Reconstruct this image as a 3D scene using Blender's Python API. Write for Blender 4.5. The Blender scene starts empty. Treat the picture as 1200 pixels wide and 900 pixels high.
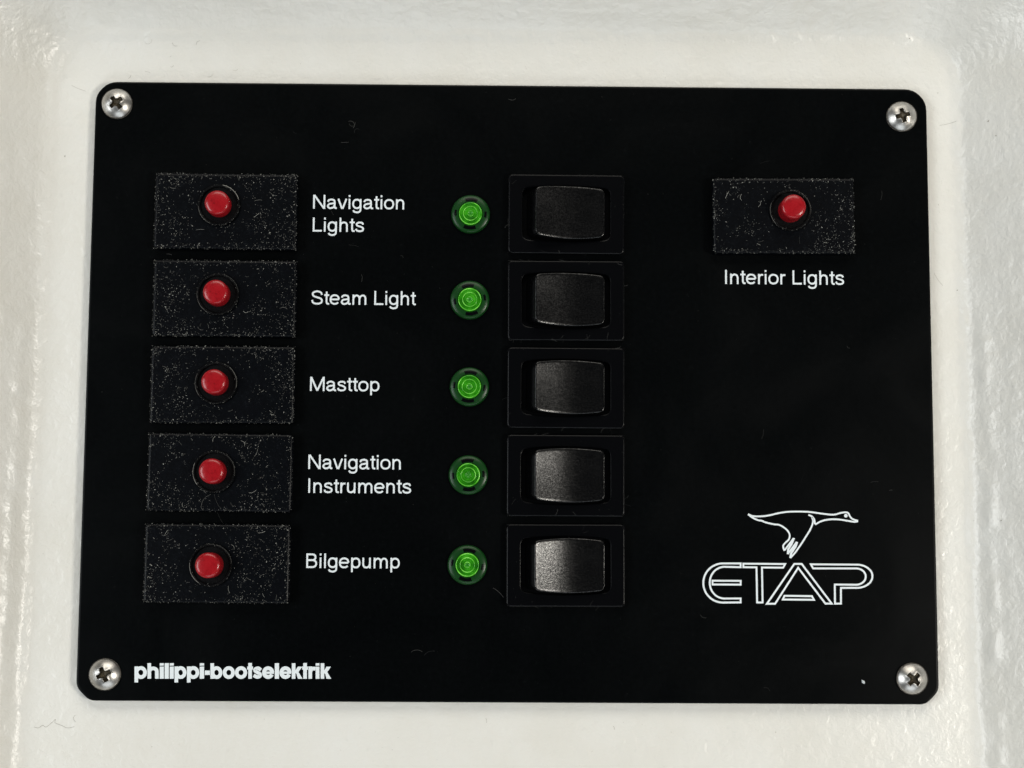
import bpy, math, random
import numpy as np
from mathutils import Matrix, Vector

random.seed(7)
rng = np.random.default_rng(11)
scene = bpy.context.scene
C = scene.collection

# ------------------------------------------------------------------ camera
# panel frame: u right, v up, h towards the viewer (metres); world = (u, -h, v)
F = 1850.0                                            # focal length in photograph pixels (1200 x 900)
ROT = (-0.1016, -0.0126, 0.0064)                      # camera rotation (x right, y down, z forward)
TRA = np.array([-0.00030, 0.00090, 0.3728])
PW, PH = 0.2, 0.1465                                  # panel size

def rodrigues(r):
    r = np.array(r); t = np.linalg.norm(r); k = r / t
    K = np.array([[0, -k[2], k[1]], [k[2], 0, -k[0]], [-k[1], k[0], 0]])
    return np.eye(3) + math.sin(t) * K + (1 - math.cos(t)) * K @ K
RM = rodrigues(ROT)
CAMP = -RM.T @ TRA                                    # camera in (right, down, away)
def P(px, py, h=0.0):
    """pixel of the photograph -> (u, v) on the plane h in front of the panel face"""
    d = RM.T @ np.array([(px - 600) / F, (py - 450) / F, 1.0])
    s = (-h - CAMP[2]) / d[2]
    q = CAMP + s * d
    return float(q[0]), float(-q[1])
def wd(u, v, h): return (u, -h, v)

cam_d = bpy.data.cameras.new('camera')
cam_d.sensor_width = 36.0; cam_d.lens = F / 1200 * 36.0
cam_d.clip_start = 0.01; cam_d.clip_end = 50
cam = bpy.data.objects.new('camera', cam_d); C.objects.link(cam)
cr, cdn, cf = RM[0], RM[1], RM[2]                     # camera axes in the panel frame
def w3(a): return Vector((a[0], a[2], -a[1]))
mx = Matrix.Identity(4)
for i, col in enumerate((w3(cr), -w3(cdn), -w3(cf), w3(CAMP))):
    for j in range(3): mx[j][i] = col[j]
cam.matrix_world = mx
scene.camera = cam

# ------------------------------------------------------------------ light
world = bpy.data.worlds.new('World'); scene.world = world; world.use_nodes = True
bg = world.node_tree.nodes['Background']
bg.inputs[0].default_value = (0.90, 0.95, 1.0, 1); bg.inputs[1].default_value = 0.03

def area(name, loc, target, sx, sy, power, col):
    l = bpy.data.lights.new(name, 'AREA'); l.shape = 'RECTANGLE'; l.size = sx; l.size_y = sy
    l.energy = power; l.color = col
    o = bpy.data.objects.new(name, l); C.objects.link(o); o.location = loc
    o.rotation_euler = (Vector(target) - Vector(loc)).to_track_quat('-Z', 'Y').to_euler()
area('cabin_window_light', (-0.95, -0.95, -0.12), (0, 0, 0), 0.50, 0.75, 7.6, (0.92, 0.97, 1.0))
area('companionway_light', (0.62, -0.74, -0.165), (0, 0, 0), 0.17, 0.17, 4.1, (1.0, 0.955, 0.87))
area('cabin_ceiling_light', (0.05, -0.85, 0.95), (0, 0, 0), 1.1, 0.6, 7.2, (1.0, 0.95, 0.86))
area('cabin_floor_light', (0.1, -0.75, -1.00), (0, 0, 0), 0.9, 0.5, 3.2, (0.88, 0.95, 1.0))

vs = scene.view_settings
vs.view_transform = 'Standard'; vs.look = 'None'; vs.exposure = 0.0; vs.gamma = 1.0; vs.use_curve_mapping = False

# ------------------------------------------------------------------ materials
class NT:
    def __init__(s, name):
        s.m = bpy.data.materials.new(name); s.m.use_nodes = True
        s.t = s.m.node_tree; s.b = s.t.nodes['Principled BSDF']
    def n(s, kind, **kw):
        nd = s.t.nodes.new(kind)
        for k, v in kw.items():
            if k in nd.inputs.keys(): nd.inputs[k].default_value = v
            else: setattr(nd, k, v)
        return nd
    def l(s, a, b): s.t.links.new(a, b)
    def ramp(s, src, stops):
        r = s.n('ShaderNodeValToRGB'); e = r.color_ramp.elements
        while len(e) < len(stops): e.new(0.5)
        for el, (p, c) in zip(e, stops):
            el.position = p; el.color = (c[0], c[1], c[2], 1) if not isinstance(c, float) else (c, c, c, 1)
        s.l(src, r.inputs[0]); return r
    def obj(s): return s.n('ShaderNodeTexCoord').outputs['Object']
    def bump(s, src, dist, strength=1.0, prev=None):
        b = s.n('ShaderNodeBump', Strength=strength, Distance=dist); s.l(src, b.inputs['Height'])
        if prev: s.l(prev.outputs[0], b.inputs['Normal'])
        s.l(b.outputs[0], s.b.inputs['Normal']); return b

def plain(name, col, rough, metal=0.0, spec=0.5, bump=None, coat=0.0):
    m = NT(name); m.b.inputs['Base Color'].default_value = (*col, 1)
    m.b.inputs['Roughness'].default_value = rough; m.b.inputs['Metallic'].default_value = metal
    m.b.inputs['Specular IOR Level'].default_value = spec
    m.b.inputs['Coat Weight'].default_value = coat
    if bump:
        nz = m.n('ShaderNodeTexNoise', Scale=bump[0], Detail=3.0, Roughness=0.6); m.l(m.obj(), nz.inputs['Vector'])
        m.bump(nz.outputs['Fac'], bump[1])
    return m

# white gelcoat: cream, faint blotches, orange peel
g = NT('white_gelcoat'); co = g.obj()
n1 = g.n('ShaderNodeTexNoise', Scale=38.0, Detail=4.0, Roughness=0.6); g.l(co, n1.inputs['Vector'])
r1 = g.ramp(n1.outputs['Fac'], [(0.30, (0.75, 0.735, 0.680)), (0.55, (0.785, 0.775, 0.730)), (0.75, (0.80, 0.795, 0.758))])
n2 = g.n('ShaderNodeTexNoise', Scale=420.0, Detail=2.0); g.l(co, n2.inputs['Vector'])
sp = g.ramp(n2.outputs['Fac'], [(0.0, 0.90), (0.27, 0.97), (0.33, 1.0)])
mixc = g.n('ShaderNodeMixRGB', blend_type='MULTIPLY', Fac=1.0)
g.l(r1.outputs[0], mixc.inputs[1]); g.l(sp.outputs[0], mixc.inputs[2]); g.l(mixc.outputs[0], g.b.inputs['Base Color'])
g.b.inputs['Roughness'].default_value = 0.28
n3 = g.n('ShaderNodeTexNoise', Scale=620.0, Detail=3.0, Roughness=0.55, Distortion=0.3); g.l(co, n3.inputs['Vector'])
g.bump(n3.outputs['Fac'], 0.00036, 0.6)
GEL = g.m

# black painted plate with a breath of dust and faint wipe marks
g = NT('black_plate'); co = g.obj()
n1 = g.n('ShaderNodeTexNoise', Scale=900.0, Detail=3.0, Roughness=0.65); g.l(co, n1.inputs['Vector'])
n2 = g.n('ShaderNodeTexNoise', Scale=30.0, Detail=3.0); g.l(co, n2.inputs['Vector'])
r1 = g.ramp(n1.outputs['Fac'], [(0.35, (0.0006, 0.0010, 0.0012)), (0.66, (0.0012, 0.0017, 0.0020)), (0.80, (0.0045, 0.005, 0.005))])
g.l(r1.outputs[0], g.b.inputs['Base Color'])
n2.inputs['Distortion'].default_value = 1.5
rr = g.ramp(n2.outputs['Fac'], [(0.3, 0.29), (0.5, 0.33), (0.7, 0.38)]); g.l(rr.outputs[0], g.b.inputs['Roughness'])
g.b.inputs['Specular IOR Level'].default_value = 0.08
g.bump(n1.outputs['Fac'], 0.00002, 0.3)
PLATE = g.m

g = NT('black_breaker_plastic'); co = g.obj()
n1 = g.n('ShaderNodeTexNoise', Scale=1500.0, Detail=4.0, Roughness=0.7); g.l(co, n1.inputs['Vector'])
r1 = g.ramp(n1.outputs['Fac'], [(0.40, (0.0005, 0.0009, 0.0018)), (0.60, (0.0011, 0.0018, 0.0032)), (0.76, (0.011, 0.013, 0.015))])
g.l(r1.outputs[0], g.b.inputs['Base Color']); g.b.inputs['Roughness'].default_value = 0.34
g.b.inputs['Specular IOR Level'].default_value = 0.14
g.bump(n1.outputs['Fac'], 0.00004, 0.5)
BREAKER = g.m

BEZEL = plain('black_bezel_plastic', (0.0010, 0.0012, 0.0018), 0.27, spec=0.16, bump=(2600, 0.000015)).m
g = plain('grained_black_rocker_plastic', (0.0010, 0.0011, 0.0014), 0.26, spec=0.55, bump=(4200, 0.000016))
nz = g.n('ShaderNodeTexNoise', Scale=3200.0, Detail=2.0, Roughness=0.7); g.l(g.obj(), nz.inputs['Vector'])
n5 = g.n('ShaderNodeTexNoise', Scale=260.0, Detail=3.0, Distortion=0.6); g.l(g.obj(), n5.inputs['Vector'])
r1 = g.ramp(nz.outputs['Fac'], [(0.34, 0.18), (0.5, 0.5), (0.66, 1.0)]); g.l(r1.outputs[0], g.b.inputs['Specular IOR Level'])
r2 = g.ramp(n5.outputs['Fac'], [(0.35, 0.23), (0.65, 0.26)]); g.l(r2.outputs[0], g.b.inputs['Roughness'])
ROCKER = g.m
COLLAR = plain('black_collar_plastic', (0.0012, 0.0015, 0.002), 0.5, spec=0.1, bump=(2200, 0.00008)).m

g = plain('red_button_plastic', (0.42, 0.010, 0.016), 0.22, spec=0.5, bump=(900, 0.00004))
nz = g.n('ShaderNodeTexNoise', Scale=700.0, Detail=4.0, Roughness=0.7); g.l(g.obj(), nz.inputs['Vector'])
r1 = g.ramp(nz.outputs['Fac'], [(0.28, (0.17, 0.004, 0.007)), (0.45, (0.32, 0.006, 0.011)), (0.75, (0.38, 0.010, 0.016))])
g.l(r1.outputs[0], g.b.inputs['Base Color']); g.b.inputs['Subsurface Weight'].default_value = 0.0
RED = g.m

g = plain('dark_green_clear_plastic', (0.007, 0.065, 0.011), 0.30, spec=0.12)
g.b.inputs['Transmission Weight'].default_value = 0.35
FLANGE = g.m
g = plain('green_lens_plastic', (0.020, 0.22, 0.005), 0.25, spec=0.3)
nz = g.n('ShaderNodeTexNoise', Scale=420.0, Detail=2.0); oi = g.n('ShaderNodeObjectInfo')
va = g.n('ShaderNodeVectorMath', operation='ADD'); g.l(g.obj(), va.inputs[0]); g.l(oi.outputs['Location'], va.inputs[1]); g.l(va.outputs[0], nz.inputs['Vector'])
r1 = g.ramp(nz.outputs['Fac'], [(0.3, (0.010, 0.12, 0.003)), (0.5, (0.022, 0.24, 0.005)), (0.7, (0.055, 0.40, 0.015))]); g.l(r1.outputs[0], g.b.inputs['Base Color'])
LENS = g.m
g = plain('green_lens_ring_painted_glow', (0.14, 0.60, 0.05), 0.2, spec=0.5)  # ridges coloured brighter to stand for light gathered in the clear plastic
nz = g.n('ShaderNodeTexNoise', Scale=380.0, Detail=1.0); oi = g.n('ShaderNodeObjectInfo')
va = g.n('ShaderNodeVectorMath', operation='ADD'); g.l(g.obj(), va.inputs[0]); g.l(oi.outputs['Location'], va.inputs[1]); g.l(va.outputs[0], nz.inputs['Vector'])
r1 = g.ramp(nz.outputs['Fac'], [(0.32, (0.025, 0.26, 0.008)), (0.5, (0.10, 0.50, 0.03)), (0.68, (0.24, 0.80, 0.10))]); g.l(r1.outputs[0], g.b.inputs['Base Color'])
LENSR = g.m
LENSD = plain('deep_green_lens_core', (0.016, 0.20, 0.006), 0.3, spec=0.15).m

g = NT('stainless_steel'); co = g.obj()
nz = g.n('ShaderNodeTexNoise', Scale=500.0, Detail=4.0); g.l(co, nz.inputs['Vector'])
r1 = g.ramp(nz.outputs['Fac'], [(0.3, (0.40, 0.385, 0.36)), (0.7, (0.60, 0.585, 0.56))])
g.l(r1.outputs[0], g.b.inputs['Base Color']); g.b.inputs['Metallic'].default_value = 1.0
g.b.inputs['Roughness'].default_value = 0.34; g.bump(nz.outputs['Fac'], 0.00006, 0.5)
STEEL = g.m
g = NT('grimy_screw_recess'); co = g.obj()
nz = g.n('ShaderNodeTexNoise', Scale=900.0, Detail=4.0); g.l(co, nz.inputs['Vector'])
r1 = g.ramp(nz.outputs['Fac'], [(0.35, (0.010, 0.008, 0.003)), (0.55, (0.045, 0.034, 0.016)), (0.75, (0.24, 0.20, 0.15))])
g.l(r1.outputs[0], g.b.inputs['Base Color']); g.b.inputs['Metallic'].default_value = 0.5; g.b.inputs['Roughness'].default_value = 0.55
GRIME = g.m
INK = plain('white_print', (0.78, 0.84, 0.87), 0.5, spec=0.3).m

def dustmat(name, lo, hi):
    g = NT(name); ge = g.n('ShaderNodeNewGeometry')
    r = g.ramp(ge.outputs['Random Per Island'], [(0.0, lo), (0.6, tuple(0.5 * (a + b) * 0.75 for a, b in zip(lo, hi))), (1.0, hi)])
    g.l(r.outputs[0], g.b.inputs['Base Color']); g.b.inputs['Roughness'].default_value = 0.9
    g.b.inputs['Specular IOR Level'].default_value = 0.1
    return g.m
DUST = dustmat('grey_dust', (0.02, 0.022, 0.024), (0.48, 0.48, 0.44))
FAINT = dustmat('faint_lint', (0.010, 0.011, 0.012), (0.10, 0.10, 0.095))
SPECK = dustmat('dark_dirt', (0.24, 0.21, 0.16), (0.50, 0.47, 0.41))

# ------------------------------------------------------------------ mesh helpers
ORG = {}
def mesh_of(name, verts, faces, mat, sharp=None):
    me = bpy.data.meshes.new(name); me.from_pydata([tuple(map(float, v)) for v in verts], [], faces)
    me.materials.append(mat)
    if sharp is not None:
        me.set_sharp_from_angle(angle=math.radians(sharp))
        for p in me.polygons: p.use_smooth = len(p.vertices) < 9          # large caps stay flat
    me.update(); return me
def link(name, data, parent=None, org=(0, 0, 0)):
    """org = (u, v, h) of the object's origin in the panel frame"""
    o = bpy.data.objects.new(name, data); C.objects.link(o)
    w = Vector(wd(*org)); ORG[o.name] = w
    if parent: o.parent = parent; o.location = w - ORG[parent.name]
    else: o.location = w
    return o

class MB:
    """collects (u, v, h) geometry"""
    def __init__(s): s.v = []; s.f = []
    def add(s, vs, fs):
        b = len(s.v); s.v += [wd(*p) for p in vs]; s.f += [tuple(i + b for i in f) for f in fs]
    def loft(s, loops, cap0=False, cap1=False, closed=True):
        n = len(loops[0]); vs = [p for L in loops for p in L]; fs = []
        for k in range(len(loops) - 1):
            for i in range(n if closed else n - 1):
                j = (i + 1) % n
                fs.append((k * n + i, k * n + j, (k + 1) * n + j, (k + 1) * n + i))
        if cap0: fs.append(tuple(reversed(range(n))))
        if cap1: fs.append(tuple(range((len(loops) - 1) * n, len(loops) * n)))
        s.add(vs, fs)
    def lathe(s, prof, n=64, cap=True):
        loops = [[(r * math.cos(2 * math.pi * i / n), r * math.sin(2 * math.pi * i / n), h) for i in range(n)] for r, h in prof]
        s.loft(loops, cap1=cap)
    def mesh(s, name, mat, sharp=None): return mesh_of(name, s.v, s.f, mat, sharp)

def rrect(w, h, r, n=6, inset=0.0, cut=None):
    """rounded rectangle outline, anticlockwise seen from the viewer"""
    x, y, r = w / 2 - inset, h / 2 - inset, max(r - inset, 1e-5); pts = []
    for cx, cy, a in ((x - r, y - r, 0), (-x + r, y - r, 90), (-x + r, -y + r, 180), (x - r, -y + r, 270)):
        for i in range(n + 1):
            t = math.radians(a + 90 * i / n); pts.append((cx + r * math.cos(t), cy + r * math.sin(t)))
    return pts
def at_h(pts, h): return [(p[0], p[1], h) for p in pts]

# value noise on arrays
def vnoise(x, y, seed=0):
    tab = np.random.default_rng(seed).random((256, 256))
    xi = np.floor(x).astype(int); yi = np.floor(y).astype(int); fx = x - xi; fy = y - yi
    fx = fx * fx * (3 - 2 * fx); fy = fy * fy * (3 - 2 * fy)
    a = tab[xi % 256, yi % 256]; b = tab[(xi + 1) % 256, yi % 256]
    c = tab[xi % 256, (yi + 1) % 256]; d = tab[(xi + 1) % 256, (yi + 1) % 256]
    return (a * (1 - fx) + b * fx) * (1 - fy) + (c * (1 - fx) + d * fx) * fy - 0.5
def fbm(x, y, seed, octv=3):
    s = 0; a = 1.0
    for k in range(octv): s = s + a * vnoise(x * 2 ** k + 17 * k, y * 2 ** k - 9 * k, seed + k); a *= 0.5
    return s

# ------------------------------------------------------------------ the recessed white moulding
FLOOR_H = -0.0022                                      # the plate is 2.2 mm thick and sits on the recess floor
def halfplane(p, q, flip):
    """signed distance to the line through two pixels, positive outside the recess"""
    a = np.array(P(*p, FLOOR_H)); b = np.array(P(*q, FLOOR_H)); d = (b - a) / np.linalg.norm(b - a)
    nrm = np.array([-d[1], d[0]]) * flip
    return a, nrm
HL = halfplane((64, 150), (30, 800), -1); HR = halfplane((1121, 200), (1143, 870), 1)
HT = halfplane((300, 44), (900, 46), 1); HB = halfplane((300, 985), (900, 990), -1)
def recess_sdf(U, V, r=0.011):
    D = [(U - a[0]) * n[0] + (V - a[1]) * n[1] for a, n in (HL, HR, HT, HB)]
    # soft, hand-finished boundary
    dx = np.maximum(D[0], D[1]); dy = np.maximum(D[2], D[3])
    ax = np.maximum(dx + r, 0); ay = np.maximum(dy + r, 0)
    return np.hypot(ax, ay) + np.minimum(np.maximum(dx + r, dy + r), 0) - r
def smoothpos(x, k): return 0.5 * (x + np.sqrt(x * x + k * k))
def axis(lo, hi, flo, fhi, fine, coarse):
    return np.concatenate([np.arange(lo, flo, coarse), np.arange(flo, fhi, fine), np.arange(fhi, hi + coarse, coarse)])
us = axis(-0.30, 0.30, -0.135, 0.135, 0.00045, 0.005); vs_ = axis(-0.24, 0.24, -0.105, 0.105, 0.00045, 0.005)
U, V = np.meshgrid(us, vs_)
d = recess_sdf(U, V)
d = d + 0.0005 * fbm(U * 60, V * 60, 3, 2) + 0.00016 * fbm(U * 420, V * 420, 5, 2)
k_in = 0.0010 + 0.0022 * np.clip((V + 0.01) / 0.07, 0, 1) * np.clip(0.5 - U / 0.06, 0, 1)      # the fillet is softer at the upper left
rise = 1.0 * smoothpos(d - 0.0006, k_in) - 1.0 * smoothpos(d - 0.030, 0.006)
rise = rise - (0.95 * 0.5 * (-0.0006 - 0.2 + np.hypot(-0.2006, 0.002)) * 0)
Hh = FLOOR_H - 0.0001 + rise
wallness = np.clip(d / 0.004, 0, 1)
Hh += (0.00014 * fbm(U * 110, V * 110, 21, 3) + 0.00007 * fbm(U * 520, V * 430, 31, 2)) * (1 - 0.5 * wallness)
# brushed-on streaks along the sloping walls
Hh += wallness * 0.00011 * fbm(U * 520, V * 70, 41, 2) * (np.abs(U) > 0.098) + wallness * 0.00009 * fbm(U * 90, V * 420, 44, 2) * (np.abs(U) <= 0.098)
# runs of thicker coat at the foot of the walls
Hh += 0.00036 * np.exp(-((d - 0.0004) / 0.0010) ** 2) * (0.6 + fbm(U * 230, V * 230, 51, 2))
# brushed ridges running down the lower side walls
low = np.clip((0.03 - V) / 0.03, 0, 1) * (np.abs(U) > 0.09)
Hh += low * (0.00055 * np.exp(-((d - 0.0042 + 0.0004 * fbm(U * 10, V * 90, 63, 2)) / 0.0011) ** 2) * np.clip(0.55 + 1.3 * fbm(U * 150, V * 260, 61, 2), 0, 1.3))
# a few drips and pimples in the coat
for px, py, rr_, a in ((617, 3, 1.1, .5), (611, 5, .7, .4), (649, 42, .7, .35), (624, 36, .7, .3), (668, 36, .6, .3), (836, 28, .5, .25), (634, 24, .6, .25)):
    cu, cv = P(px, py, 0.002); rr_ *= 0.001
    Hh += a * 0.001 * np.exp(-(((U - cu) ** 2 + (V - cv) ** 2) / (0.6 * rr_) ** 2))
under = (np.abs(U) < PW / 2 - 0.004) & (np.abs(V) < PH / 2 - 0.004)
Hh = np.where((np.abs(U) < PW / 2 + 0.001) & (np.abs(V) < PH / 2 + 0.001), np.minimum(Hh, FLOOR_H - 0.00003), Hh)
ny, nx = U.shape
verts = np.stack([U.ravel(), -Hh.ravel(), V.ravel()], 1)
idx = np.arange(ny * nx).reshape(ny, nx)
quads = np.stack([idx[:-1, :-1], idx[:-1, 1:], idx[1:, 1:], idx[1:, :-1]], -1).reshape(-1, 4)
# a rim turned back all round, so that the moulding has thickness
ring = np.concatenate([idx[0, :-1], idx[:-1, -1], idx[-1, :0:-1], idx[:0:-1, 0]])
back = verts[ring].copy(); back[:, 1] = 0.012
b0 = len(verts); nr = len(ring); verts = np.concatenate([verts, back])
k = np.arange(nr); skirt = np.stack([ring[(k + 1) % nr], ring[k], b0 + k, b0 + (k + 1) % nr], 1)
me = bpy.data.meshes.new('wall')
allq = np.concatenate([quads, skirt]).astype(np.int32)
me.vertices.add(len(verts)); me.vertices.foreach_set('co', verts.astype(np.float32).ravel())
me.loops.add(allq.size); me.loops.foreach_set('vertex_index', allq.ravel())
me.polygons.add(len(allq)); me.polygons.foreach_set('loop_start', np.arange(0, allq.size, 4, dtype=np.int32))
me.polygons.foreach_set('use_smooth', np.ones(len(allq), dtype=bool))
me.update(calc_edges=True); me.materials.append(GEL)
wall = link('wall', me); wall['kind'] = 'structure'
wall['label'] = 'white textured gelcoat moulding with a shallow recess'

# ------------------------------------------------------------------ the panel
panel = link('switch_panel', None, None, (0, -PH / 2, 0))
panel['label'] = 'black rectangular boat switch panel screwed into a white moulded recess'
panel['category'] = 'switch panel'

def chamfer_rect(w, h, c, inset):                          # upper corners nearly round, lower ones cut
    pts = []
    x, y = w / 2 - inset, h / 2 - inset; c = c - 0.41 * inset
    base = [(x, y - c), (x - c, y), (-x + c, y), (-x, y - c), (-x, -y + c), (-x + c, -y), (x - c, -y), (x, -y + c)]
    n = len(base)
    for i in range(n):                                     # each of the eight corners softened
        p0, p1, p2 = (np.array(base[(i + j) % n]) for j in (-1, 0, 1)); sf = 0.0020 if p1[1] > 0 else 0.0014
        a = p1 + (p0 - p1) / np.linalg.norm(p0 - p1) * sf; b = p1 + (p2 - p1) / np.linalg.norm(p2 - p1) * sf
        for t in np.linspace(0, 1, 5): pts.append(tuple((1 - t) ** 2 * a + 2 * t * (1 - t) * p1 + t * t * b))
    return pts
mb = MB()
mb.loft([at_h(chamfer_rect(PW, PH, 0.0031, i), h) for i, h in ((0, -0.0022), (0, -0.00035), (0.0001, -0.0001), (0.00032, 0), (0.0006, 0))], cap0=True, cap1=True)
plate = link('plate', mb.mesh('plate', PLATE, 40), panel, (0, 0, 0))

# ---- tiny flecks and fibres
def fleck(vs, fs, u, v, h, ln, wdt, ang, tilt=0.0):
    c, s = math.cos(ang), math.sin(ang); b = len(vs)
    for a, w_, z in ((-.5, 0, 0), (0, -.5, 0), (.5, 0, 0), (0, .5, 0), (0.05, 0, 1)):
        x, y = a * ln, w_ * wdt
        vs.append(wd(u + c * x - s * y, v + s * x + c * y, h + z * wdt * 0.6 + tilt * a * ln))
    fs += [(b, b + 1, b + 4), (b + 1, b + 2, b + 4), (b + 2, b + 3, b + 4), (b + 3, b, b + 4)]
def fibre(vs, fs, pts, wdt):
    """thin ribbon hair with a raised middle, pts = (u, v, h)"""
    b = len(vs); n = len(pts)
    for i, p in enumerate(pts):
        q0 = pts[max(i - 1, 0)]; q1 = pts[min(i + 1, n - 1)]
        dx, dy = q1[0] - q0[0], q1[1] - q0[1]; L = math.hypot(dx, dy) or 1; nx_, ny_ = -dy / L * wdt / 2, dx / L * wdt / 2
        vs.append(wd(p[0] + nx_, p[1] + ny_, p[2])); vs.append(wd(p[0], p[1], p[2] + wdt * 0.5)); vs.append(wd(p[0] - nx_, p[1] - ny_, p[2]))
        if i:
            o = b + 3 * (i - 1)
            fs += [(o, o + 1, o + 4, o + 3), (o + 1, o + 2, o + 5, o + 4)]
def curl(u, v, h, ln, bend, ang, n=9):
    pts = []; a = ang
    for i in range(n):
        pts.append((u, v, h)); u += ln / n * math.cos(a); v += ln / n * math.sin(a); a += bend / n
    return pts

# ---- screws
def screw_meshes():
    R = 0.00372; hgt = 0.00155; n, m = 96, 44
    rad = np.concatenate([np.linspace(0.00004, 0.0019, 26), np.linspace(0.00198, R, m - 26)])
    ang = np.linspace(0, 2 * math.pi, n, endpoint=False)
    A, Rr = np.meshgrid(ang, rad); X, Y = Rr * np.cos(A), Rr * np.sin(A)
    Z = 0.00030 + hgt * (1 - (Rr / R) ** 2.3)
    Z -= 0.00028 * np.clip((Rr - (R - 0.0003)) / 0.0003, 0, 1) ** 2
    ax, ay = np.abs(X), np.abs(Y)
    L, wv = 0.00172, 0.00046
    arm = np.minimum(np.maximum(ax - L, ay - wv - 0.00005), np.maximum(ay - L, ax - wv - 0.00005))
    rc = Rr - 0.00088
    dist = np.minimum(arm, rc)
    cut = np.clip(-dist / 0.00018, 0, 1)
    depth = 0.0011 * (1 - 0.45 * (Rr / 0.0019)) + 0.0003 * np.clip(1 - Rr / 0.0009, 0, 1)
    Z = Z - cut * np.clip(depth, 0.0002, None) + 0.00006 * np.exp(-((dist - 0.00012) / 0.0001) ** 2)
    vid = np.arange(m * n).reshape(m, n)
    steel, grime = [], []
    for i in range(m - 1):
        for j in range(n):
            j2 = (j + 1) % n; q = (vid[i, j], vid[i, j2], vid[i + 1, j2], vid[i + 1, j])
            (grime if dist[i:i + 2, [j, j2]].mean() < -0.00007 else steel).append(tuple(int(t) for t in q))
    grime.append(tuple(int(t) for t in vid[0]))
    V3 = [wd(x, y, z) for x, y, z in zip(X.ravel(), Y.ravel(), Z.ravel())]
    def sub(fs, extra=None):
        used = sorted({i for f in fs for i in f}); mp = {o: k for k, o in enumerate(used)}
        return [V3[i] for i in used], [tuple(mp[i] for i in f) for f in fs]
    hv, hf = sub([tuple(reversed(f)) for f in steel]); gv, gf = sub([tuple(reversed(f)) for f in grime[:-1]] + [grime[-1]])
    # skirt of the head down to the plate
    b = len(hv)
    for h_, r_ in ((0.0003, R), (0.00002, R - 0.00005)):
        hv += [wd(r_ * math.cos(a), r_ * math.sin(a), h_) for a in ang]
    hf += [(b + j, b + n + j, b + n + (j + 1) % n, b + (j + 1) % n) for j in range(n)]
    return mesh_of('screw', hv, hf, STEEL, 50), mesh_of('cross_recess', gv, gf, GRIME, 50)
sm, gm = screw_meshes()
for px, py, rot, tx, tz in ((136.3, 120.6, 40, 2.5, 2.0), (1057.6, 135.6, 14, 2.0, -2.0), (121.9, 790.6, 24, -3.0, 3.0), (1070, 795.8, 45, 0.0, 1.0)):
    u, v = P(px, py, 0.001)
    s = link('screw', sm, panel, (u, v, 0.00008)); s.rotation_euler = (math.radians(tx), -math.radians(rot), math.radians(tz))
    r = link('cross_recess', gm, None, (0, 0, 0)); r.parent = s; r.location = (0, 0, 0)

# ---- circuit breakers
BH = 0.0030
brk = [  # face corners in the photograph, collar centre, cap centre, button height above the face
    ((182, 202.5, 347, 292.5), (256.6, 240.3), 0.0036, 0.2),
    ((180.3, 304.5, 346, 394.5), (255.2, 344.8), 0.0042, 0.1),
    ((177.6, 405.3, 343.6, 496), (253.2, 448.9), 0.0042, -0.1),
    ((173.6, 507.3, 341.6, 600.3), (250.7, 552.8), 0.0043, 0.3),
    ((169, 613, 339.2, 708), (247.0, 662.3), 0.0050, 0.2),
    ((835.6, 207.2, 1001.8, 298), (926.3, 246.4), 0.0050, -0.3)]
def size_of(c, h):
    a, b = P(c[0], c[1], h), P(c[2], c[3], h); return b[0] - a[0], a[1] - b[1]
bw = np.mean([size_of(b[0], BH)[0] for b in brk]); bh = np.mean([size_of(b[0], BH)[1] for b in brk])
mb = MB()
mb.loft([at_h(rrect(bw, bh, 0.0009, 5, i), h) for i, h in ((0, 0.00002), (0, BH - 0.0006), (0.00010, BH - 0.00025), (0.00025, BH - 0.0001), (0.0006, BH), (0.0008, BH))], cap1=True)
body_me = mb.mesh('circuit_breaker', BREAKER, 40)
mb = MB(); mb.lathe([(0.0050, -0.0001), (0.0050, 0.00045), (0.0049, 0.00062), (0.0046, 0.00066), (0.0044, 0.00058), (0.0043, 0.00015), (0.0036, 0.00012)], 72, cap=True)
collar_me = mb.mesh('collar', COLLAR, 45)
BR_ = 0.00292
mb = MB(); mb.lathe([(BR_, 0), (BR_, 0.80), (BR_ * .985, 0.87), (BR_ * .94, 0.92), (BR_ * .86, 0.955), (BR_ * .7, 0.98), (BR_ * .4, 0.995), (BR_ * .08, 1.0)], 64)
mb.v = [(x, y, z) for x, y, z in mb.v]
cap_profile = mb
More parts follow.
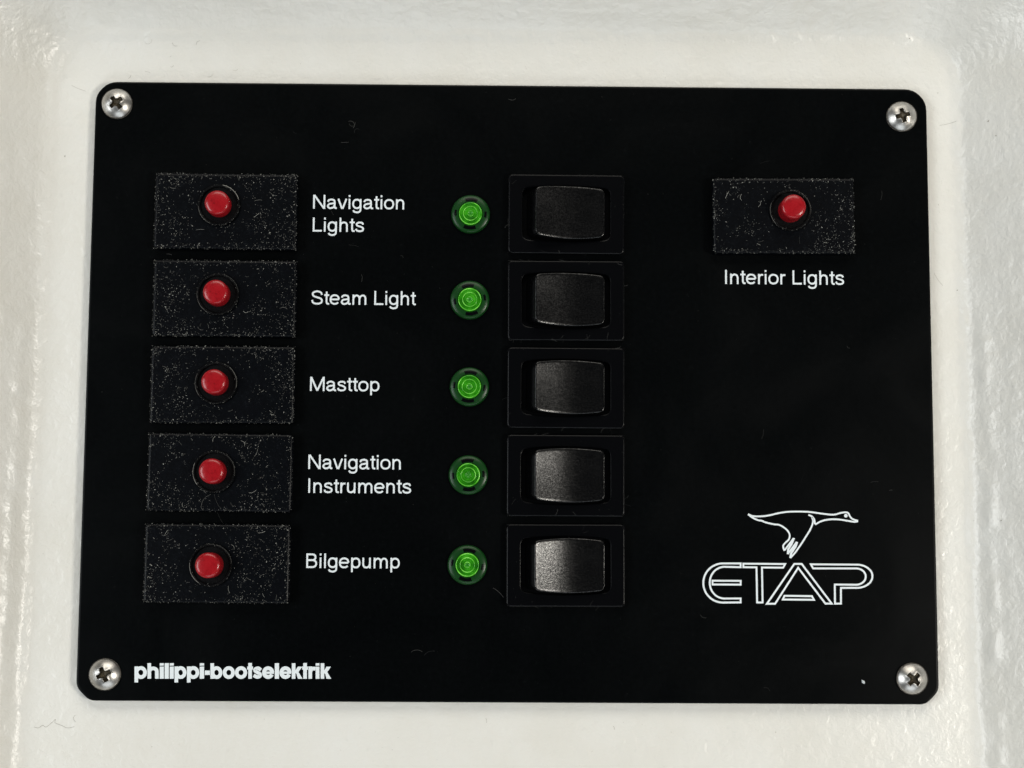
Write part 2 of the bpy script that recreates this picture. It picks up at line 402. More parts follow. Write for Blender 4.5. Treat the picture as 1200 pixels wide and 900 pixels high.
for (c, col, bhgt, rz) in brk:
    a, b = P(c[0], c[1], BH), P(c[2], c[3], BH); u, v = (a[0] + b[0]) / 2, (a[1] + b[1]) / 2
    body = link('circuit_breaker', body_me, panel, (u, v, 0)); body.rotation_euler = (0, math.radians(rz), 0)
    cu, cv = P(*col, BH + 0.0004)
    link('collar', collar_me, body, (cu, cv, BH))
    bt = MB(); bt.f = cap_profile.f; bt.v = []
    for x, y, z in cap_profile.v:                         # y is -h in units of the height; keep the rounding round
        hh = -y
        bt.v.append((x, -(hh * bhgt if hh <= 0.80 else bhgt - (1 - hh) * 0.0048), z))
    # keep the straight wall monotonic below the rounding
    top = bhgt - 0.20 * 0.0048
    bt.v = [(x, max(y, -bhgt) if -y > top - 1e-9 or abs(y) < 1e-9 else -top, z) for x, y, z in bt.v]
    link('push_button', bt.mesh('push_button', RED, 60), body, (cu, cv, BH + 0.0001))
    # dust: flecks thick along the edges, thinned round the button to suggest its shade
    vs, fs = [], []
    for k in range(2800):
        if random.random() < 0.20:
            e = random.random() ** 2 * 0.0010; side = random.random()
            if side < 0.36: x, y = random.uniform(-.5, .5) * bw, -bh / 2 + e
            elif side < 0.66: x, y = random.uniform(-.5, .5) * bw, bh / 2 - e
            elif side < 0.83: x, y = -bw / 2 + e, random.uniform(-.5, .5) * bh
            else: x, y = bw / 2 - e, random.uniform(-.5, .5) * bh
        else: x, y = random.uniform(-.49, .49) * bw, random.uniform(-.49, .49) * bh
        qx, qy = x - (cu - u), y - (cv - v); q = math.hypot(qx, qy)
        if q < 0.0052: continue
        dens = float(np.clip(0.16 + 1.5 * vnoise(np.array(x * 300 + u * 999), np.array(y * 300 + v * 777), 77) + 0.7 * vnoise(np.array(x * 900), np.array(y * 900 + u * 999), 78) + 0.30 * (q > 0.010), 0.04, 1))
        edge = min(bw / 2 - abs(x), bh / 2 - abs(y)) < 0.0014
        if random.random() > (0.35 + 0.6 * dens if edge else dens): continue
        ln = random.choice((0.00010, 0.00012, 0.00014, 0.0002, 0.00028, 0.00042)) * random.uniform(.8, 1.25)
        fleck(vs, fs, x, y, 0.00003 - (0.0002 if edge and min(bw / 2 - abs(x), bh / 2 - abs(y)) < 0.0002 else 0), ln, random.choice((0.00007, 0.00010, 0.00013, 0.0002)), random.uniform(0, math.pi), random.uniform(-.3, .6))
    for k in range(150):                                  # lint caught round the collar
        t = random.uniform(0, 2 * math.pi); t = t if random.random() < .4 else random.gauss(0.9, .7) if random.random() < .5 else random.gauss(4.0, .7)
        r_ = random.gauss(0.00475, 0.00012)
        fleck(vs, fs, cu - u + r_ * math.cos(t), cv - v + r_ * math.sin(t), 0.00062, random.uniform(.0001, .0004), 0.00008, t + math.pi / 2)
    for k in range(16):
        x, y = random.uniform(-.47, .47) * bw, random.uniform(-.46, .46) * bh
        if math.hypot(x - (cu - u), y - (cv - v)) > 0.0062:
            fibre(vs, fs, curl(x, y, 0.00006, random.uniform(.0008, .0022), random.uniform(-2.5, 2.5), random.uniform(0, 6.28)), 0.00006)
    # the longest arc of lint on the collar
    t0 = random.uniform(-.3, .5)
    fibre(vs, fs, [(cu - u + 0.00482 * math.cos(t), cv - v + 0.00482 * math.sin(t), 0.00064) for t in np.linspace(t0, t0 + 1.1, 10)], 0.00011)
    fibre(vs, fs, [(cu - u + 0.00485 * math.cos(t), cv - v + 0.00485 * math.sin(t), 0.00064) for t in np.linspace(t0 + 2.9, t0 + 4.0, 10)], 0.00008)
    if 540 < col[1] < 560:                                # looped hair under the fourth button
        for pts in ([(331, 405), (322, 392), (328, 365), (345, 345), (372, 332)], [(345, 330), (330, 318), (312, 312)], [(380, 335), (385, 355), (398, 385), (415, 400)]):
            q = [P(150 + x / 3.75, 490 + y / 3.75, BH) for x, y in pts]
            q = [(x - u, y - v) for x, y in q]
            sm_ = []
            for i in range(len(q) - 1):
                for t in (0, .25, .5, .75): sm_.append((q[i][0] * (1 - t) + q[i + 1][0] * t, q[i][1] * (1 - t) + q[i + 1][1] * t, 0.0001))
            fibre(vs, fs, sm_, 0.00010)
    dst = link('dust', mesh_of('dust', vs, fs, DUST), body, (u, v, BH)); dst['kind'] = 'stuff'

# ---- indicator lamps
mm = 0.001
mb = MB(); mb.lathe([(4.62 * mm, 0.02 * mm), (4.62 * mm, .55 * mm), (4.5 * mm, .85 * mm), (4.25 * mm, 1.02 * mm), (3.5 * mm, 1.2 * mm), (2.95 * mm, 1.25 * mm), (2.9 * mm, 0.7 * mm), (2.5 * mm, .55 * mm)], 72)
fl_me = mb.mesh('indicator_lamp', FLANGE, 38)
mb = MB(); mb.lathe([(2.86 * mm, .5 * mm), (2.84 * mm, 1.15 * mm), (2.72 * mm, 1.4 * mm), (2.45 * mm, 1.42 * mm), (2.2 * mm, 1.2 * mm), (2.0 * mm, 1.22 * mm), (1.8 * mm, 1.5 * mm), (1.55 * mm, 1.52 * mm), (1.3 * mm, 1.3 * mm), (1.0 * mm, 1.28 * mm), (.8 * mm, 1.45 * mm), (.5 * mm, 1.5 * mm), (.3 * mm, 1.4 * mm), (.1 * mm, 1.38 * mm)], 64)
ln_me = mb.mesh('lens', LENS, 30)
def torus(R, r, h, n=64, m=8):
    b = MB(); b.loft([[((R + r * math.cos(2 * math.pi * k / m)) * math.cos(2 * math.pi * i / n), (R + r * math.cos(2 * math.pi * k / m)) * math.sin(2 * math.pi * i / n), h + r * math.sin(2 * math.pi * k / m)) for i in range(n)] for k in range(m + 1)])
    return b
rings = [torus(R * mm, r * mm, h * mm).mesh('lens_ring', LENSR, 60) for R, r, h in ((2.60, .13, 1.40), (1.68, .12, 1.50), (.66, .09, 1.47))]
core = MB(); core.lathe([(0.42 * mm, 1.36 * mm), (.3 * mm, 1.47 * mm), (.1 * mm, 1.5 * mm)], 24); core_me = core.mesh('lens_core', LENSD, 60)
clips = []
for a in range(4):                                         # dark catches seen through the flange
    b = MB(); t0 = math.pi / 2 * a; w_ = 0.42 if a % 2 else 0.20
    r0, r1 = (3.05 * mm, 3.85 * mm) if a % 2 else (3.3 * mm, 3.85 * mm)
    ts = np.linspace(t0 - w_, t0 + w_, 12)
    def hz(r): return (1.25 - (r / mm - 2.95) / 0.55 * 0.05 + 0.015) * mm if r < 3.5 * mm else (1.2 - (r / mm - 3.5) / .75 * .18 + 0.015) * mm
    b.loft([[(r * math.cos(t), r * math.sin(t), hz(r) + dz) for t in ts] for r, dz in ((r0, -.0001), (r0, 0), ((r0 + r1) / 2, 0.00002), (r1, 0), (r1, -.0001))], closed=False)
    clips.append(b.mesh('catch', BEZEL, 40))
for i, (px, py) in enumerate(((551.4, 250.7), (550.5, 351.4), (550.0, 453.2), (548.8, 556.6), (547.7, 662.0))):
    u, v = P(px, py, 0.0008)
    lamp = link('indicator_lamp', fl_me, panel, (u, v, 0)); lamp.rotation_euler = (0, math.radians((3, -8, 5, -4, 8)[i]), 0)
    for nm, mesh in (('lens', ln_me), ('lens_core', core_me)): link(nm, mesh, lamp, (u, v, 0))
    for mesh in rings: link('lens_ring', mesh, lamp, (u, v, 0))
    for mesh in clips: link('catch', mesh, lamp, (u, v, 0))

# ---- rocker switches
ZH = 0.0019
rk = [(595.7, 203.5, 732, 298), (595.2, 304.8, 732, 399.5), (594.6, 407, 732.3, 502), (594, 508.8, 732.4, 606), (593.2, 613, 733, 712.5)]
zw = np.mean([size_of(c, ZH)[0] for c in rk]); zh = np.mean([size_of(c, ZH)[1] for c in rk])
def barrel(hw, hmid, hend, r, n=14):
    """closed outline with bowed top and bottom"""
    xs = np.concatenate([hw - r + r * np.sin(np.linspace(math.pi / 2, 0, 8)), np.linspace(hw - r, -hw + r, n)[1:-1], -hw + r - r * np.sin(np.linspace(0, math.pi / 2, 8))])
    def yy(x):
        base = hmid - (hmid - hend) * (x / hw) ** 2; e = abs(x) - (hw - r)
        return base - (r - math.sqrt(max(r * r - e * e, 0)) if e > 0 else 0)
    top = [(x, yy(x)) for x in xs]; return top + [(-x, -y) for x, y in top]
def by_angle(pts, n=200):
    """resample a star-shaped outline at equal angles"""
    pts = np.array(pts + pts[:1]); out = []
    for t in np.linspace(0, 2 * math.pi, n, endpoint=False):
        dx, dy = math.cos(t), math.sin(t); best = None
        a, b = pts[:-1], pts[1:]; e = b - a
        den = dx * e[:, 1] - dy * e[:, 0]; den = np.where(abs(den) < 1e-15, 1e-15, den)
        tt = (a[:, 0] * e[:, 1] - a[:, 1] * e[:, 0]) / den; ss = (a[:, 0] * dy - a[:, 1] * dx) / den
        ok = (tt > 0) & (ss >= -1e-9) & (ss <= 1 + 1e-9); best = tt[ok].max()
        out.append((dx * best, dy * best))
    return out
mb = MB()
oin = [(by_angle(rrect(zw, zh, 0.0010, 6, i)), h) for i, h in ((0.00025, 0.00002), (0.00012, ZH - 0.0005), (0.00005, ZH - 0.00022), (0.00022, ZH - 0.00003), (0.00042, ZH), (0.00055, ZH))]
iin = [(by_angle(barrel(0.01045 + e, 0.0068 + e, 0.0061 + e, 0.0013 + e)), h) for e, h in ((0.00034, ZH), (0.00022, ZH), (0.00006, ZH - 0.00006), (0, ZH - 0.0003), (0, 0.00012))]
mb.loft([at_h(p, h) for p, h in oin + iin], cap1=True)
bez_me = mb.mesh('rocker_switch', BEZEL, 40)
def rocker_mesh():
    hw, hmid, hend, r = 0.0080, 0.0061, 0.0055, 0.0009
    nxg, nyg = 56, 26; W_ = 0.0024
    def prof(x):                                            # left half stands up, right half lies pressed in
        t = x / W_
        sp = 0.5 * (t + math.sqrt(t * t + 3.2)) * W_
        left = sp - x                                       # grows to the left of the middle
        return ZH + 0.00085 + 0.34 * left + 0.035 * sp
    def hh(x):
        base = hmid - (hmid - hend) * (x / hw) ** 2; e = abs(x) - (hw - r)
        return base - (r - math.sqrt(max(r * r - e * e, 0)) if e > 0 else 0)
    th = np.linspace(-math.pi / 2, math.pi / 2, nxg); xs = hw * (0.35 * np.sin(th) + 0.65 * np.linspace(-1, 1, nxg))
    vs = []; 
    for j in range(nyg):
        t = -1 + 2 * j / (nyg - 1)
        for x in xs:
            dip = 0.00010 * (1 - t * t)
            vs.append((x, t * hh(x), prof(x) - dip))
    fs = [(j * nxg + i, j * nxg + i + 1, (j + 1) * nxg + i + 1, (j + 1) * nxg + i) for j in range(nyg - 1) for i in range(nxg - 1)]
    per = [(0, i) for i in range(nxg - 1)] + [(j, nxg - 1) for j in range(nyg - 1)] + [(nyg - 1, i) for i in range(nxg - 1, 0, -1)] + [(j, 0) for j in range(nyg - 1, 0, -1)]
    loop = [j * nxg + i for j, i in per]
    prev = loop
    def push(out, down, draft):
        nonlocal prev
        nonlocal vs
        b = len(vs); n = len(loop)
        for k in range(n):
            p = vs[loop[k]]; j, i = per[k]
            gx, gy = (p[0] / hw) ** 7, (p[1] / hmid) ** 5; L = math.hypot(gx, gy) or 1; gx, gy = gx / L, gy / L
            lx = draft * max(0.0, -gx) ** 2
            z = p[2] - down if down is not None else 0.00014
            vs.append((p[0] + gx * out - lx, p[1] + gy * out, z))
        for k in range(n):
            k2 = (k + 1) % n; fs.append((prev[k], b + k, b + k2, prev[k2]))
        prev = list(range(b, b + n))
    push(0.00012, 0.00004, 0); push(0.00022, 0.00016, 0); push(0.00026, 0.0004, 0.0001); push(0.0003, None, 0.0019)
    return mesh_of('rocker', [wd(*p) for p in vs], fs, ROCKER, 50)
rock_me = rocker_mesh()
for i, c in enumerate(rk):
    a, b = P(c[0], c[1], ZH), P(c[2], c[3], ZH); u, v = (a[0] + b[0]) / 2, (a[1] + b[1]) / 2
    sw = link('rocker_switch', bez_me, panel, (u, v, 0)); sw.rotation_euler = (0, math.radians((0.15, -0.1, 0.1, 0, -0.15)[i]), 0)
    ro = link('rocker', rock_me, sw, (u + 0.0008, v, 0))
    vs, fs = [], []
    for k in range(70):
        x, y = random.uniform(-.5, .5) * zw, random.uniform(-.5, .5) * zh
        if random.random() < .5: y = random.choice((-1, 1)) * (zh / 2 - random.uniform(.00005, .0004))
        elif random.random() < .4: x = random.choice((-1, 1)) * (zw / 2 - random.uniform(.00005, .0004))
        if abs(x) < 0.0112 and abs(y) < 0.0076: continue
        if random.random() < .2: fibre(vs, fs, curl(x, y, 0.00004, random.uniform(.0006, .0018), random.uniform(-1.5, 1.5), random.uniform(0, 6.28)), 0.00005)
        else: fleck(vs, fs, x, y, 0.00002, random.uniform(.0001, .0003), .00009, random.uniform(0, 3.1))
    for x, y in ((-.0006, .0064), (.0002, .0065)): fleck(vs, fs, x + .0006, y, -.0008, .0004, .00025, 0.2)
    dd = link('dust', mesh_of('dust', vs, fs, FAINT), sw, (u, v, ZH)); dd['kind'] = 'stuff'

# ------------------------------------------------------------------ print
def catmull(pts, n=6):
    p = [np.array(q, float) for q in pts]; p = [2 * p[0] - p[1]] + p + [2 * p[-1] - p[-2]]; out = []
    for i in range(1, len(p) - 2):
        for t in np.linspace(0, 1, n, endpoint=False):
            a, b, c, d_ = p[i - 1], p[i], p[i + 1], p[i + 2]
            out.append(tuple(0.5 * (2 * b + (c - a) * t + (2 * a - 5 * b + 4 * c - d_) * t * t + (3 * b - a - 3 * c + d_) * t ** 3)))
    out.append(tuple(p[-2])); return out
def ell(cx, cy, rx, ry, a0, a1, n=28, e=2.25):
    out = []
    for t in np.radians(np.linspace(a0, a1, n)):
        c, s = math.cos(t), math.sin(t)
        out.append((cx + rx * math.copysign(abs(c) ** (2 / e), c), cy + ry * math.copysign(abs(s) ** (2 / e), s)))
    return out
def ribbon(pts, w, closed=False):
    """flat stroke of width w with mitred joints -> verts (x, y), faces"""
    p = [np.array(q, float) for q in pts]
    if closed and np.linalg.norm(p[0] - p[-1]) < 1e-9: p = p[:-1]
    n = len(p); vs = []; fs = []
    for i in range(n):
        a = p[i - 1] if (i or closed) else None; b = p[(i + 1) % n] if (i < n - 1 or closed) else None
        d1 = (p[i] - a) if a is not None else None; d2 = (b - p[i]) if b is not None else None
        if d1 is None: d1 = d2
        if d2 is None: d2 = d1
        d1 = d1 / np.linalg.norm(d1); d2 = d2 / np.linalg.norm(d2)
        n1 = np.array([-d1[1], d1[0]]); n2 = np.array([-d2[1], d2[0]]); m = n1 + n2; L = np.linalg.norm(m)
        m = n1 if L < 1e-6 else m / L
        k = w / 2 / max(float(m @ n1), 0.45)
        vs += [tuple(p[i] + m * k), tuple(p[i] - m * k)]
    for i in range(n if closed else n - 1):
        j = (i + 1) % n; fs.append((2 * i, 2 * i + 1, 2 * j + 1, 2 * j))
    return vs, fs
X = 0.73; h_ = 0.0625
def arch(x0, x1): return catmull([(x0, .40), (x0 + .05, .56), (x0 + .17, .655), ((x0 + x1) / 2 + .06, .665), (x1 - .05, .60), (x1, .47)]) + [(x1, .3), (x1, 0)]
def stem(x, a, b): return [(x, a), (x, b)]
GL = {
 'N': (1.008, [stem(.135, 0, 1), stem(.87, 0, 1), [(.155, .985), (.85, .015)]]),
 'L': (.776, [stem(.15, 0, 1), [(.15, h_), (.73, h_)]]),
 'M': (1.163, [stem(.135, 0, 1), stem(1.03, 0, 1), [(.15, .985), (.583, .03)], [(1.015, .985), (.583, .03)]]),
 'I': (.388, [stem(.194, 0, 1)]),
 'B': (.93, [stem(.165, 0, 1), [(.165, 1 - h_), (.5, 1 - h_)] + ell(.5, .74, .235, .1975, 88, -88, 16) + [(.165, .5425)], [(.5, .5425)] + ell(.5, .3025, .29, .24, 88, -88, 18) + [(.165, h_)]]),
 'S': (.93, [catmull([(.79, .70), (.72, .86), (.46, .945), (.21, .87), (.145, .73), (.25, .585), (.48, .51), (.72, .42), (.80, .27), (.71, .11), (.46, .055), (.19, .13), (.105, .32)])]),
 'a': (.776, [catmull([(.115, .50), (.17, .62), (.36, .672), (.54, .615), (.585, .48), (.585, .3), (.585, .15), (.63, .065), (.74, .06)]), catmull([(.585, .42), (.43, .385), (.21, .345), (.105, .2), (.19, .075), (.34, .055), (.51, .13), (.585, .27)])]),
 'v': (.698, [[(.065, X), (.33, .01)], [(.635, X), (.37, .01)]]),
 'i': (.31, [stem(.155, 0, X), stem(.155, .86, 1)]),
 'l': (.31, [stem(.155, 0, 1)]),
 'g': (.776, [('c', ell(.365, .37, .262, .305, 0, 360)), catmull([(.63, .72), (.63, .4), (.63, .05), (.605, -.13), (.50, -.215), (.35, -.235), (.19, -.19), (.115, -.09)])]),
 't': (.388, [[(.2, .93)] + catmull([(.2, .6), (.2, .25), (.225, .1), (.30, .062), (.385, .065)]), [(.03, .675), (.38, .675)]]),
 'o': (.776, [('c', ell(.388, .365, .295, .308, 0, 360))]),
 'n': (.776, [stem(.155, 0, X), arch(.155, .615)]),
 'h': (.776, [stem(.155, 0, 1), arch(.155, .615)]),
 'm': (1.163, [stem(.155, 0, X), arch(.155, .585), arch(.585, 1.01)]),
 's': (.698, [catmull([(.575, .52), (.52, .635), (.34, .672), (.17, .62), (.125, .53), (.19, .44), (.36, .385), (.535, .31), (.59, .2), (.52, .09), (.34, .055), (.15, .1), (.09, .225)])]),
 'e': (.776, [ell(.388, .365, .295, .308, 2, 322, 26), [(.1, .375), (.683, .375)]]),
 'p': (.776, [stem(.155, -.27, X), ('c', ell(.415, .365, .26, .308, 0, 360))]),
 'r': (.465, [stem(.155, 0, X), catmull([(.155, .38), (.19, .55), (.28, .645), (.45, .66)])]),
 'u': (.776, [stem(.615, 0, X), [(.155, X)] + catmull([(.155, .45), (.155, .27), (.2, .12), (.32, .062), (.44, .075), (.56, .16), (.615, .33)])]),
 ' ': (.388, [])}
INKH = 0.00003
def print_mesh(name, strokes):
    """strokes: (points in (u, v), width, closed) each laid a hair above the last"""
    vs, fs = [], []
    for k, (pts, w, cl) in enumerate(strokes):
        v2, f2 = (pts, [tuple(range(len(pts)))]) if cl == 'poly' else ribbon(pts, w, cl); b = len(vs); h = INKH + 0.000004 * (k % 6)
        vs += [wd(x, y, h) for x, y in v2]; fs += [tuple(reversed([i + b for i in f])) for f in f2]
    me = mesh_of(name, vs, fs, INK)
    # all faces towards the viewer
    me.flip_normals() if sum(p.normal.y for p in me.polygons) > 0 else None
    return me
def centre(me_strokes):
    a = np.array([q for s in me_strokes for q in s[0]]); return a.mean(0)
def place_print(name, strokes, label):
    c = centre(strokes); loc = [([(x - c[0], y - c[1]) for x, y in pts], w, cl) for pts, w, cl in strokes]
    o = link(name, print_mesh(name, loc), panel, (float(c[0]), float(c[1]), 0)); o['label'] = label; return o
def line_strokes(text, px0, px1, pyb, wt=0.122):
    """text whose ink runs from px0 to px1 on the baseline pyb"""
    lay = []; x = 0
    for ch in text:
        adv, st = GL[ch]; lay.append((x, st)); x += adv
    allx = [q[0] + ox for ox, st in lay for s in st for q in (s[1] if s[0] == 'c' else s)]
    lo, hi = min(allx) - wt / 2, max(allx) + wt / 2
    u0, v0 = P(px0, pyb); u1, _ = P(px1, pyb); S = (u1 - u0) / (hi - lo); out = []
    for ox, st in lay:
        for s in st:
            cl = s[0] == 'c'; pts = s[1] if cl else s
            out.append(([(u0 + (q[0] + ox - lo) * S, v0 + q[1] * S) for q in pts], wt * S, cl))
    return out
place_print('caption', line_strokes('Navigation', 366.8, 473.6, 244.6) + line_strokes('Lights', 366.4, 426.6, 271.4), 'white caption reading Navigation Lights')
place_print('caption', line_strokes('Steam Light', 364.6, 488.2, 356.8), 'white caption reading Steam Light')
place_print('caption', line_strokes('Masttop', 363.2, 444.6, 458.2), 'white caption reading Masttop')
place_print('caption', line_strokes('Navigation', 361.2, 469.6, 549.6) + line_strokes('Instruments', 361.2, 481.8, 577.6), 'white caption reading Navigation Instruments')
place_print('caption', line_strokes('Bilgepump', 358.8, 468.4, 665.6), 'white caption reading Bilgepump')
place_print('caption', line_strokes('Interior Lights', 849.8, 989.2, 332.8), 'white caption reading Interior Lights')

# maker's name, heavy round letters set tight; each box is (left, right) in pixels
def heavy():
    base, xh, asc, desc, w = 795.3, 14.4, 18.2, 4.4, 4.15
    A = lambda x: 150 + x / 9.6
    B = lambda x: 265 + x / 9.23
    seq = [('p', A(74), A(211)), ('h', A(220), A(345)), ('i', A(358), A(403)), ('l', A(413), A(459)), ('i', A(470), A(515)), ('p', A(524), A(656)), ('p', A(664), A(800)),
           ('i', A(808), A(856)), ('-', A(865), A(922)), ('b', A(928), A(1060)), ('o', A(1069), B(92)), ('o', B(98), B(225)), ('t', B(228), B(291)), ('s', B(293), B(388)), ('e', B(391), B(519)),
           ('l', B(527), B(572)), ('e', B(578), B(706)), ('k', B(711), B(824)), ('t', B(822), B(886)), ('r', B(891), B(967)), ('i', B(969), B(1009)), ('k', B(1023), B(1134))]
    out = []
    def add(pts, cl=False, ww=w): out.append(([P(x, base - y + 0.0006 * (x - 157)) for x, y in pts], ww / 1850 * 0.3728, cl))
    for ch, a, b in seq:
        r = (b - a) / 2; m = (a + b) / 2; hw = w / 2; ry = xh / 2
        bowl = lambda cx, rx: ell(cx, ry, rx - hw + .2, ry - hw + .2, 0, 360, 30, 2.0)
        if ch in 'pb':
            add(stem(a + hw, -desc if ch == 'p' else 0, xh if ch == 'p' else asc)); add(bowl(m + .3, r - .3), True)
        elif ch == 'o': add(bowl(m, r), True)
        elif ch == 'l': add(stem(m, 0, asc), ww=b - a)
        elif ch == 'i': add(stem(m, 0, xh - .2), ww=b - a); add(stem(m, xh + .9, asc), ww=b - a)
        elif ch == '-': add([(a, ry - .2), (b, ry - .2)], ww=5.0)
        elif ch == 'h': add(stem(a + hw, 0, asc)); add([(a + hw, 7)] + ell(m, xh - 5.9, r - hw, 3.6, 150, 0, 14, 2.0) + [(b - hw, 0)])
        elif ch == 't': add(stem(m, 0, asc + .3)); add([(a, xh - 1.9), (b, xh - 1.9)], ww=3.6)
        elif ch == 'r': add(stem(a + hw, 0, xh)); add(catmull([(a + hw, 7.5), (a + hw + 1, 10.6), (a + hw + 2.8, 11.9), (b, 11.9)]))
        elif ch == 's': add(catmull([(b - 1.2, 10.2), (m + .6, 12.3), (a + 2.4, 11.2), (a + 2.6, 9.0), (m, 7.3), (b - 2.4, 5.6), (b - 2.4, 3.2), (m - .6, 2.1), (a + .6, 4.0)]), ww=4.0)
        elif ch == 'e': add(ell(m, ry, r - 2.1, ry - 2.1, 0, 335, 28, 2.0), ww=4.4); add([(a + 2.5, ry - .1), (b - .2, ry - .1)], ww=2.6)
        elif ch == 'k': add(stem(a + hw, 0, asc)); add([(a + 3.6, 6.2), (a + 3.6, 9.0), (b - 5.2, xh - .2), (b, xh - .2), (b - 4.2, 8.2), (b - 6.4, 6.4)][::-1], 'poly'); add([(a + 4.6, 8.2), (b - 4.4, 8.0), (b + .3, 0), (b - 5.2, 0)][::-1], 'poly')
    return out
place_print('maker_lettering', heavy(), 'heavy white lower-case maker name')

def img(ox, oy, s, pts): return [P(ox + x / s, oy + y / s) for x, y in pts]
PXM = 0.3728 / 1850
E5 = lambda pts: img(815, 650, 10.91, pts)
P5 = lambda pts: img(915, 650, 10.435, pts)
lw = 2.15 * PXM
def arcpts(cx, cy, rx, ry, a0, a1, n=26): return [(cx + rx * math.cos(math.radians(t)), cy - ry * math.sin(math.radians(t))) for t in np.linspace(a0, a1, n)]
logo = [
 (E5([(577, 112)] + arcpts(350, 362, 250, 250, 90, 270) + [(577, 610), (577, 560)] + arcpts(372, 358, 190, 203, 270, 90) + [(577, 160)]), lw, True),
 (E5([(218, 333), (577, 335), (577, 383), (218, 381)]), lw, True),
 (E5([(612, 115), (1146, 120), (1120, 166), (850, 164), (858, 611), (788, 611), (780, 162), (612, 160)]), lw, True),
 (P5([(-170, 600), (165, 113), (255, 113), (622, 598), (545, 598), (212, 160), (-70, 600)]), lw, True),
 (P5([(45, 503), (380, 507), (405, 552), (25, 548)]), lw, True),
 (P5([(368, 118), (900, 122)] + arcpts(930, 264, 190, 142, 90, -90) + [(735, 406), (735, 598), (662, 598), (660, 365), (900, 368)] + arcpts(920, 268, 118, 100, -90, 90) + [(395, 168)]), lw, True)]
place_print('logo_lettering', logo, 'white outlined capitals beneath the flying bird emblem')
G1 = lambda pts: img(870, 590, 12.86, pts)
G2 = lambda pts: img(930, 590, 12.86, pts)
def eye(cx, cy, r): return [(cx + r * math.cos(t), cy + r * math.sin(t)) for t in np.linspace(0, 2 * math.pi, 14, endpoint=False)]
gw = 2.0 * PXM
bird = [
 (G1([(85, 160)] + catmull([(140, 188), (215, 195), (330, 190), (430, 173), (560, 143), (700, 125), (860, 122), (970, 125)])) + G2(catmull([(205, 125), (300, 135), (440, 155), (560, 168), (630, 165), (700, 145), (780, 133), (825, 148), (850, 195), (890, 235), (970, 262)])), gw, False),
 (G2(catmull([(970, 268), (915, 276), (820, 262), (700, 243), (580, 238), (480, 250), (400, 275), (325, 318)])), gw, False),
 (G2(catmull([(222, 172), (275, 195), (310, 240), (322, 312)])), gw, False),
 (G1(catmull([(85, 165), (150, 212), (230, 250), (290, 260), (350, 285), (470, 313), (550, 322), (620, 358), (680, 410), (712, 475), (700, 540), (650, 590), (615, 635), (622, 685), (635, 712)])), gw, False),
 (G1([(635, 705), (770, 525)]), 1.9 * PXM, False), (G1([(775, 520), (740, 610), (690, 690), (685, 765)]), 2.6 * PXM, False),
 (G1([(685, 760), (820, 580)]), 2.2 * PXM, False), (G1([(825, 578), (800, 650), (735, 750), (722, 822)]), 2.6 * PXM, False),
 (G1(catmull([(722, 822), (790, 745), (870, 635), (950, 510), (1010, 415)])) + G2(catmull([(240, 415), (278, 330), (292, 260), (275, 205)])), gw, False),
 (G2(eye(787, 185, 14)), 28 / 12.86 * PXM * 0.96, True)]
place_print('bird_emblem', bird, 'white line emblem of a flying goose')

# ------------------------------------------------------------------ loose lint and specks
vs, fs = [], []
for k in range(420):
    u, v = random.uniform(-.49, .49) * PW, random.uniform(-.49, .49) * PH
    fleck(vs, fs, u, v, 0.00002, random.uniform(.00008, .00022), random.uniform(.00005, .0001), random.uniform(0, 3.1))
for k in range(20):
    u, v = random.uniform(-.48, .48) * PW, random.uniform(-.48, .48) * PH
    fibre(vs, fs, curl(u, v, 0.00003, random.uniform(.0005, .003), random.uniform(-2, 2), random.uniform(0, 6.28)), random.uniform(.00004, .00007))
for px, py, ln, bend, ang in ((414, 150, .003, 3.0, .9), (416, 143, .0025, -3.5, -1.2), (421, 152, .002, 3.0, 2.4), (596, 116, .002, 1.5, -.6), (495, 764, .003, 1.5, 2.5), (497, 768, .003, -1.2, .9), (590, 700, .0035, .5, 2.2), (902, 810, .002, 2.0, 1.8), (195, 298, .0015, -1, .3), (255, 600, .004, .6, -1.3)):
    u, v = P(px, py); fibre(vs, fs, curl(u, v, 0.00004, ln, bend, ang, 16), 0.00008)
lint = link('lint', mesh_of('lint', vs, fs, FAINT), plate, (0, 0, 0)); lint['kind'] = 'stuff'
vs, fs = [], []
u, v = P(1011.5, 799); fleck(vs, fs, u, v, 0.00002, .0012, .0007, 2.2); fleck(vs, fs, u + .00015, v - .0001, 0.00003, .0008, .0006, 1.2)
chip = link('paint_chip', mesh_of('paint_chip', vs, fs, INK), plate, (0, 0, 0))

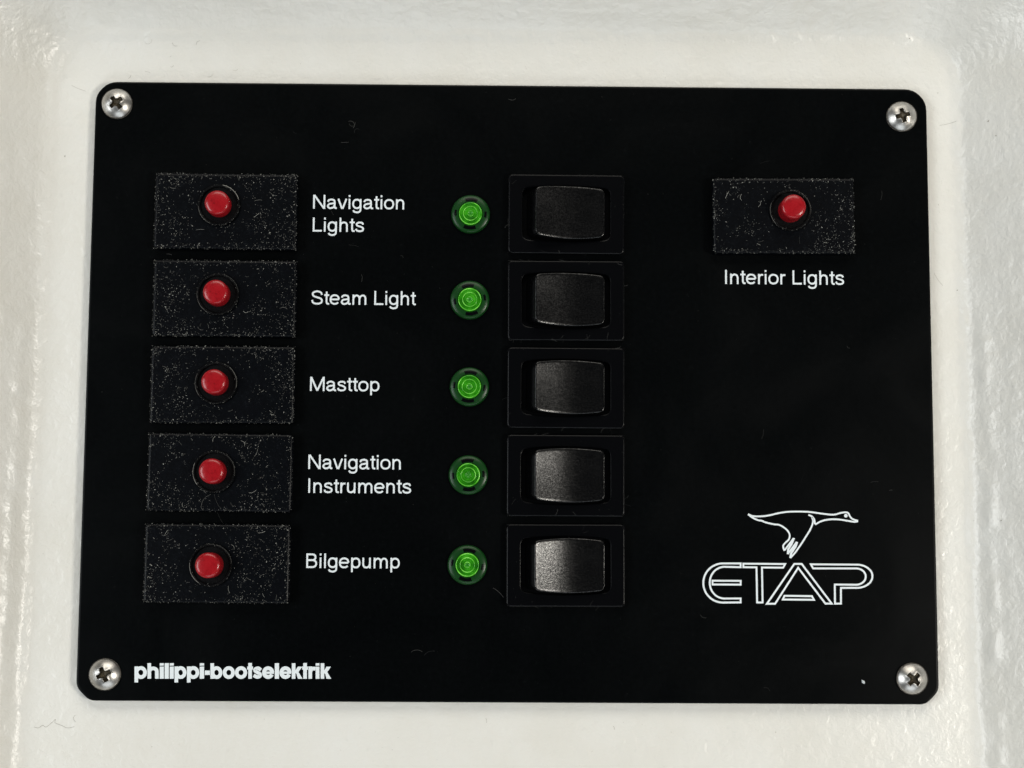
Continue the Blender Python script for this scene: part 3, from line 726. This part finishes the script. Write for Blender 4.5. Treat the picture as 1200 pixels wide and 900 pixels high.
# dirt specks and hairs on the white moulding
def floor_h(px, py): return P(px, py, FLOOR_H)
vs, fs = [], []
def wall_h(u, v):
    i = int(np.clip(np.searchsorted(us, u), 1, nx - 1)); j = int(np.clip(np.searchsorted(vs_, v), 1, ny - 1))
    return float(max(Hh[j, i], Hh[j - 1, i - 1], Hh[j - 1, i], Hh[j, i - 1]))
def on_wall(px, py):
    h = FLOOR_H
    for _ in range(5): u, v = P(px, py, h); h = wall_h(u, v)
    return u, v, h
for px, py, s in ((76, 183, .4), (1158, 142, .5), (1167, 159, .45), (1066, 45, .4), (1099, 109, .3), (1122, 340, .4), (1173, 610, .4), (909, 858, .3), (178, 875, .25), (1100, 240, .3)):
    u, v, h = on_wall(px, py); fleck(vs, fs, u, v, h + .00003, s * .001, s * .0006, random.uniform(0, 3))
for px, py, ln, bend, ang in ((170, 50, .0025, 2.6, -.7), (202, 50, .0018, 2.0, -1.4), (230, 53, .0018, -2.0, 1.6), (243, 90, .002, 1.8, -.2), (273, 82, .0015, 2.0, -.6), (200, 78, .001, 2.5, -.6), (170, 84, .0014, -.5, .0), (84, 100, .004, .3, -.5), (1095, 320, .004, .5, -1.2), (720, 855, .001, 1, 1.5), (570, 847, .0012, 1, 1.3), (1101, 147, .0045, .2, .15), (150, 92, .0013, 1.5, .3)):
    u, v, h = on_wall(px, py)
    pts = [(a, b, max(wall_h(a, b), h - .0003) + .00002) for a, b, _ in curl(u, v, h, ln, bend, ang, 12)]
    fibre(vs, fs, pts, 0.000045)
def trace(pix, w):                                         # wandering hairline in the coat
    q = catmull(pix, 5); fibre(vs, fs, [(a, b, h + .00002) for a, b, h in (on_wall(x, y) for x, y in q)], w)
trace([(40, 852), (45, 853), (50, 850), (54, 852), (60, 847.5), (65, 843), (64.5, 847), (72, 850), (79, 853), (87.5, 851.5)], 0.00006)
trace([(88, 838), (86, 842), (88.5, 846)], 0.00005)
for k in range(40):
    px, py = random.choice(((random.uniform(120, 1080), random.uniform(836, 895)), (random.uniform(100, 1100), random.uniform(50, 92)), (random.uniform(5, 80), random.uniform(100, 880)), (random.uniform(1105, 1195), random.uniform(100, 880))))
    u, v, h = on_wall(px, py); fleck(vs, fs, u, v, h + .00002, random.uniform(.0001, .0002), .00012, 0)
dirt = link('dirt', mesh_of('dirt', vs, fs, SPECK), wall, (0, 0, 0)); dirt['kind'] = 'stuff'
